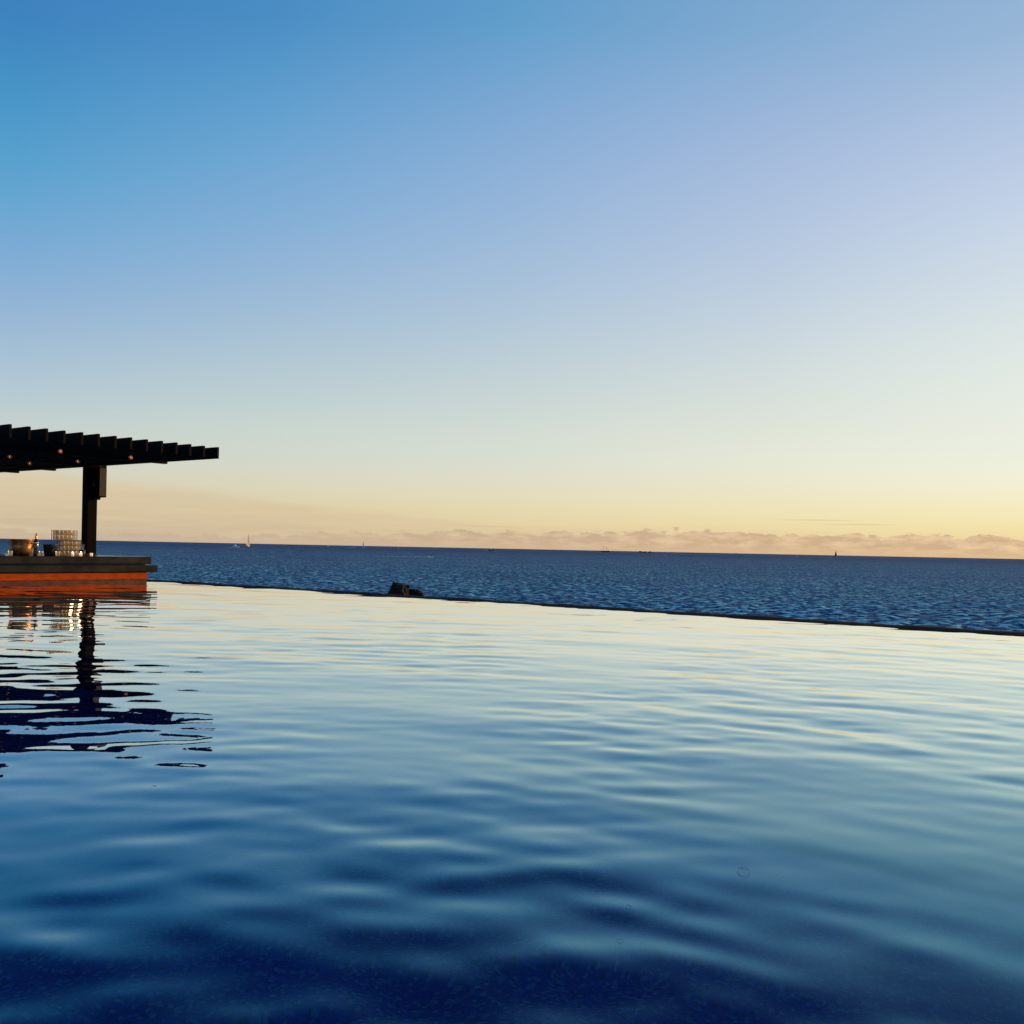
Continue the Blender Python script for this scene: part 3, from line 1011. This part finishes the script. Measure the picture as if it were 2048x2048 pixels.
def tall_ship(name, px, d, Lh, yaw, lab):
    t = empty(name, at(px, d, SEA_Z + 0.05), yaw)
    tag(t, lab, "ship", "boats far out on the sea")
    link("hull", hull_mesh("hull", Lh, Lh * 0.24, Lh * 0.11, 0.5, 0.6), M_navy, t)
    link("stern_castle", box_mesh("stern_castle", (-Lh * 0.49, -Lh * 0.10, Lh * 0.11), (-Lh * 0.30, Lh * 0.10, Lh * 0.19), Lh * 0.01), M_navy, t)
    link("bowsprit", tube_mesh("bowsprit", [(Lh * 0.48, 0, Lh * 0.15), (Lh * 0.68, 0, Lh * 0.22)], Lh * 0.008, 6), M_mast, t)
    for x, h in ((0.2, 0.78), (-0.16, 0.70)):
        m_ = link("mast", tube_mesh("mast", [(Lh * x, 0, Lh * 0.08), (Lh * x, 0, Lh * h)], [Lh * 0.013, Lh * 0.007], 8), M_mast, t)
        for q, wd in ((0.4, 0.16), (0.58, 0.13), (0.72, 0.09)):
            link("yard", tube_mesh("yard", [(Lh * x, -Lh * wd, Lh * h * q / 0.78), (Lh * x, Lh * wd, Lh * h * q / 0.78)], Lh * 0.006, 6), M_mast, m_)
            link("furled_sail", tube_mesh("furled_sail", [(Lh * x + Lh * 0.01, -Lh * wd * 0.9, Lh * h * q / 0.78 - Lh * 0.01), (Lh * x + Lh * 0.01, Lh * wd * 0.9, Lh * h * q / 0.78 - Lh * 0.01)], Lh * 0.010, 6), M_mast, m_)
        for s_ in (-1, 1):
            link("shroud", tube_mesh("shroud", [(Lh * x - Lh * 0.05, s_ * Lh * 0.11, Lh * 0.11), (Lh * x, 0, Lh * h * 0.85)], Lh * 0.004, 4), M_mast, t)
    for p0, p1 in (((0.66, 0.21), (0.2, 0.74)), ((0.2, 0.70), (-0.16, 0.62)), ((-0.16, 0.66), (-0.48, 0.19))):
        link("stay", tube_mesh("stay", [(Lh * p0[0], 0, Lh * p0[1]), (Lh * p1[0], 0, Lh * p1[1])], Lh * 0.003, 4), M_mast, t)
    return t


def wake(px0, px1, d, lab, wid=1.0, seed=1):
    """ragged foam trail lying on the sea"""
    r = random.Random(seed)
    bm = bmesh.new()
    x0, x1 = (px0 - 1024) / 2010 * d, (px1 - 1024) / 2010 * d
    n = max(6, int(abs(x1 - x0) / (0.9 * wid)))
    for i in range(n):
        t = (i + r.random()) / n
        cx = x0 + (x1 - x0) * t
        cy = d + r.uniform(-1, 1) * wid * 2.2
        rx = wid * r.uniform(0.5, 1.5) * (0.5 + t)
        ry = wid * r.uniform(0.3, 0.9)
        hz = 0.16 * wid * (0.4 + t) * r.uniform(0.5, 1.2)
        ring = [bm.verts.new((cx + rx * math.cos(k) * r.uniform(0.7, 1.2), cy + ry * math.sin(k) * r.uniform(0.7, 1.2), SEA_Z - 0.1)) for k in np.linspace(0, 2 * math.pi, 9)[:-1]]
        c = bm.verts.new((cx, cy, SEA_Z + 0.12 + hz))
        for k in range(8):
            bm.faces.new((ring[k], ring[(k + 1) % 8], c))
    o = link("wake", bm_mesh("wake", bm), M_foam)
    tag(o, lab, "wake", kind='stuff')
    return o


PI = math.pi
motor_boat("motorboat", 471, 1230, 11.0, R(-15), "white motor yacht just left of the pale-sailed yacht")
wake(452, 470, 1240, "short white wake behind the yacht left of the pale sails", 2.2, 3)
sail_boat("sailboat", 496, 1560, 20.5, R(66), M_navy, M_sail, "dark hulled sailboat under pale sails, largest on the left horizon", Lh=10.5)
sail_boat("sailboat", 656, 6000, 26, R(40), M_white, M_sail, "faint bare masted yacht far off on the left horizon", (False, False))
motor_boat("motorboat", 707, 2700, 10.5, 0, "small white motorboat just left of the slim white sailboat", fly=False)
wake(690, 703, 2710, "white wake left of the slim sailboat", 3.0, 5)
sail_boat("sailboat", 727, 3600, 23, R(35), M_white, M_sail, "slim sailboat with one grey sail and white hull on the horizon", (True, False), 11)
motor_boat("motorboat", 795.5, 4300, 9.0, R(20), "tiny white boat on the horizon above the rocks", fly=False)
motor_boat("motorboat", 857.5, 505, 4.9, R(-8), "open boat with a dark canopy trailing a long wake above the rocks", canopy=M_navy)
wake(745, 846, 540, "long thin white wake trailing behind the canopied boat", 0.8, 7)
motor_boat("motorboat", 983, 2550, 14.0, R(5), "dark and white cruiser near the horizon right of the canopied boat", hm=M_navy)
wake(967, 975, 2560, "short white wake left of the dark and white cruiser", 2.5, 8)
tall_ship("tall_ship", 1210.5, 4000, 31, PI + R(12), "larger dark two masted ship standing on the horizon near the middle")
motor_boat("motorboat", 1331, 1420, 4.6, R(10), "small white speedboat with a patch of foam behind it", fly=False)
wake(1303, 1318, 1430, "bright patch of foam trailing behind the small speedboat", 1.6, 12)
tall_ship("tall_ship", 1472, 6000, 20, PI - R(20), "smaller faint two masted ship on the horizon right of centre")
motor_boat("motorboat", 1595, 3050, 6.5, 0, "tiny white boat left of the dark red sail", fly=False)
sail_boat("sailboat", 1671.5, 4300, 27, R(28), M_navy, M_sail_dark, "dark red sailboat alone on the right horizon")

# ------------------------------------------------------------------ bubbles drifting on the near water
M_bub = bpy.data.materials.new("bubble_film")
M_bub.use_nodes = True
g = NT(M_bub.node_tree)
M_bub.node_tree.nodes.remove(M_bub.node_tree.nodes['Principled BSDF'])
_a = g.node('ShaderNodeBsdfTransparent')
_b = g.node('ShaderNodeBsdfGlossy')
_b.inputs['Roughness'].default_value = 0.03
_l = g.node('ShaderNodeLayerWeight')
_l.inputs[0].default_value = 0.3
_m = g.node('ShaderNodeMixShader')
g.put(_m.inputs[0], g.math('MULTIPLY', _l.outputs['Fresnel'], 0.2, clamp=True))
g.put(_m.inputs[1], _a.outputs[0])
g.put(_m.inputs[2], _b.outputs[0])
g.put(M_bub.node_tree.nodes['Material Output'].inputs[0], _m.outputs[0])
bub = lathe_mesh("water_bubble", [(1.25, -0.25), (1.08, 0.0), (0.92, 0.32), (0.62, 0.60), (0.3, 0.72), (0, 0.75)], 20)
bub.materials.append(M_bub)
for px, py, r_, lab in ((1500, 1746, 0.017, "largest clear bubble floating on the near pool water at right"),
                        (1272, 1815, 0.008, "small bubble on the dark water left of the largest one, farther of a pair"),
                        (1284, 1832, 0.007, "small bubble on the dark water left of the largest one, nearer of a pair"),
                        (1256, 1883, 0.008, "small lone bubble on the dark water below the pair")):
    hor = 1097.5 + 0.0201 * (px - 1024)
    d = EYE * 2010 / (py - hor)
    p = at(px, d, 0.0)
    ia = int(np.argmin(abs(ga - (UX * p.x + UY * p.y))))
    iy = int(np.argmin(abs(gy - (-UY * p.x + UX * p.y))))
    o = link("water_bubble", bub, None, None, (p.x, p.y, float(Hh[ia, iy])))
    o.scale = (r_, r_, r_)
    tag(o, lab, "bubble", "bubbles on the near water")
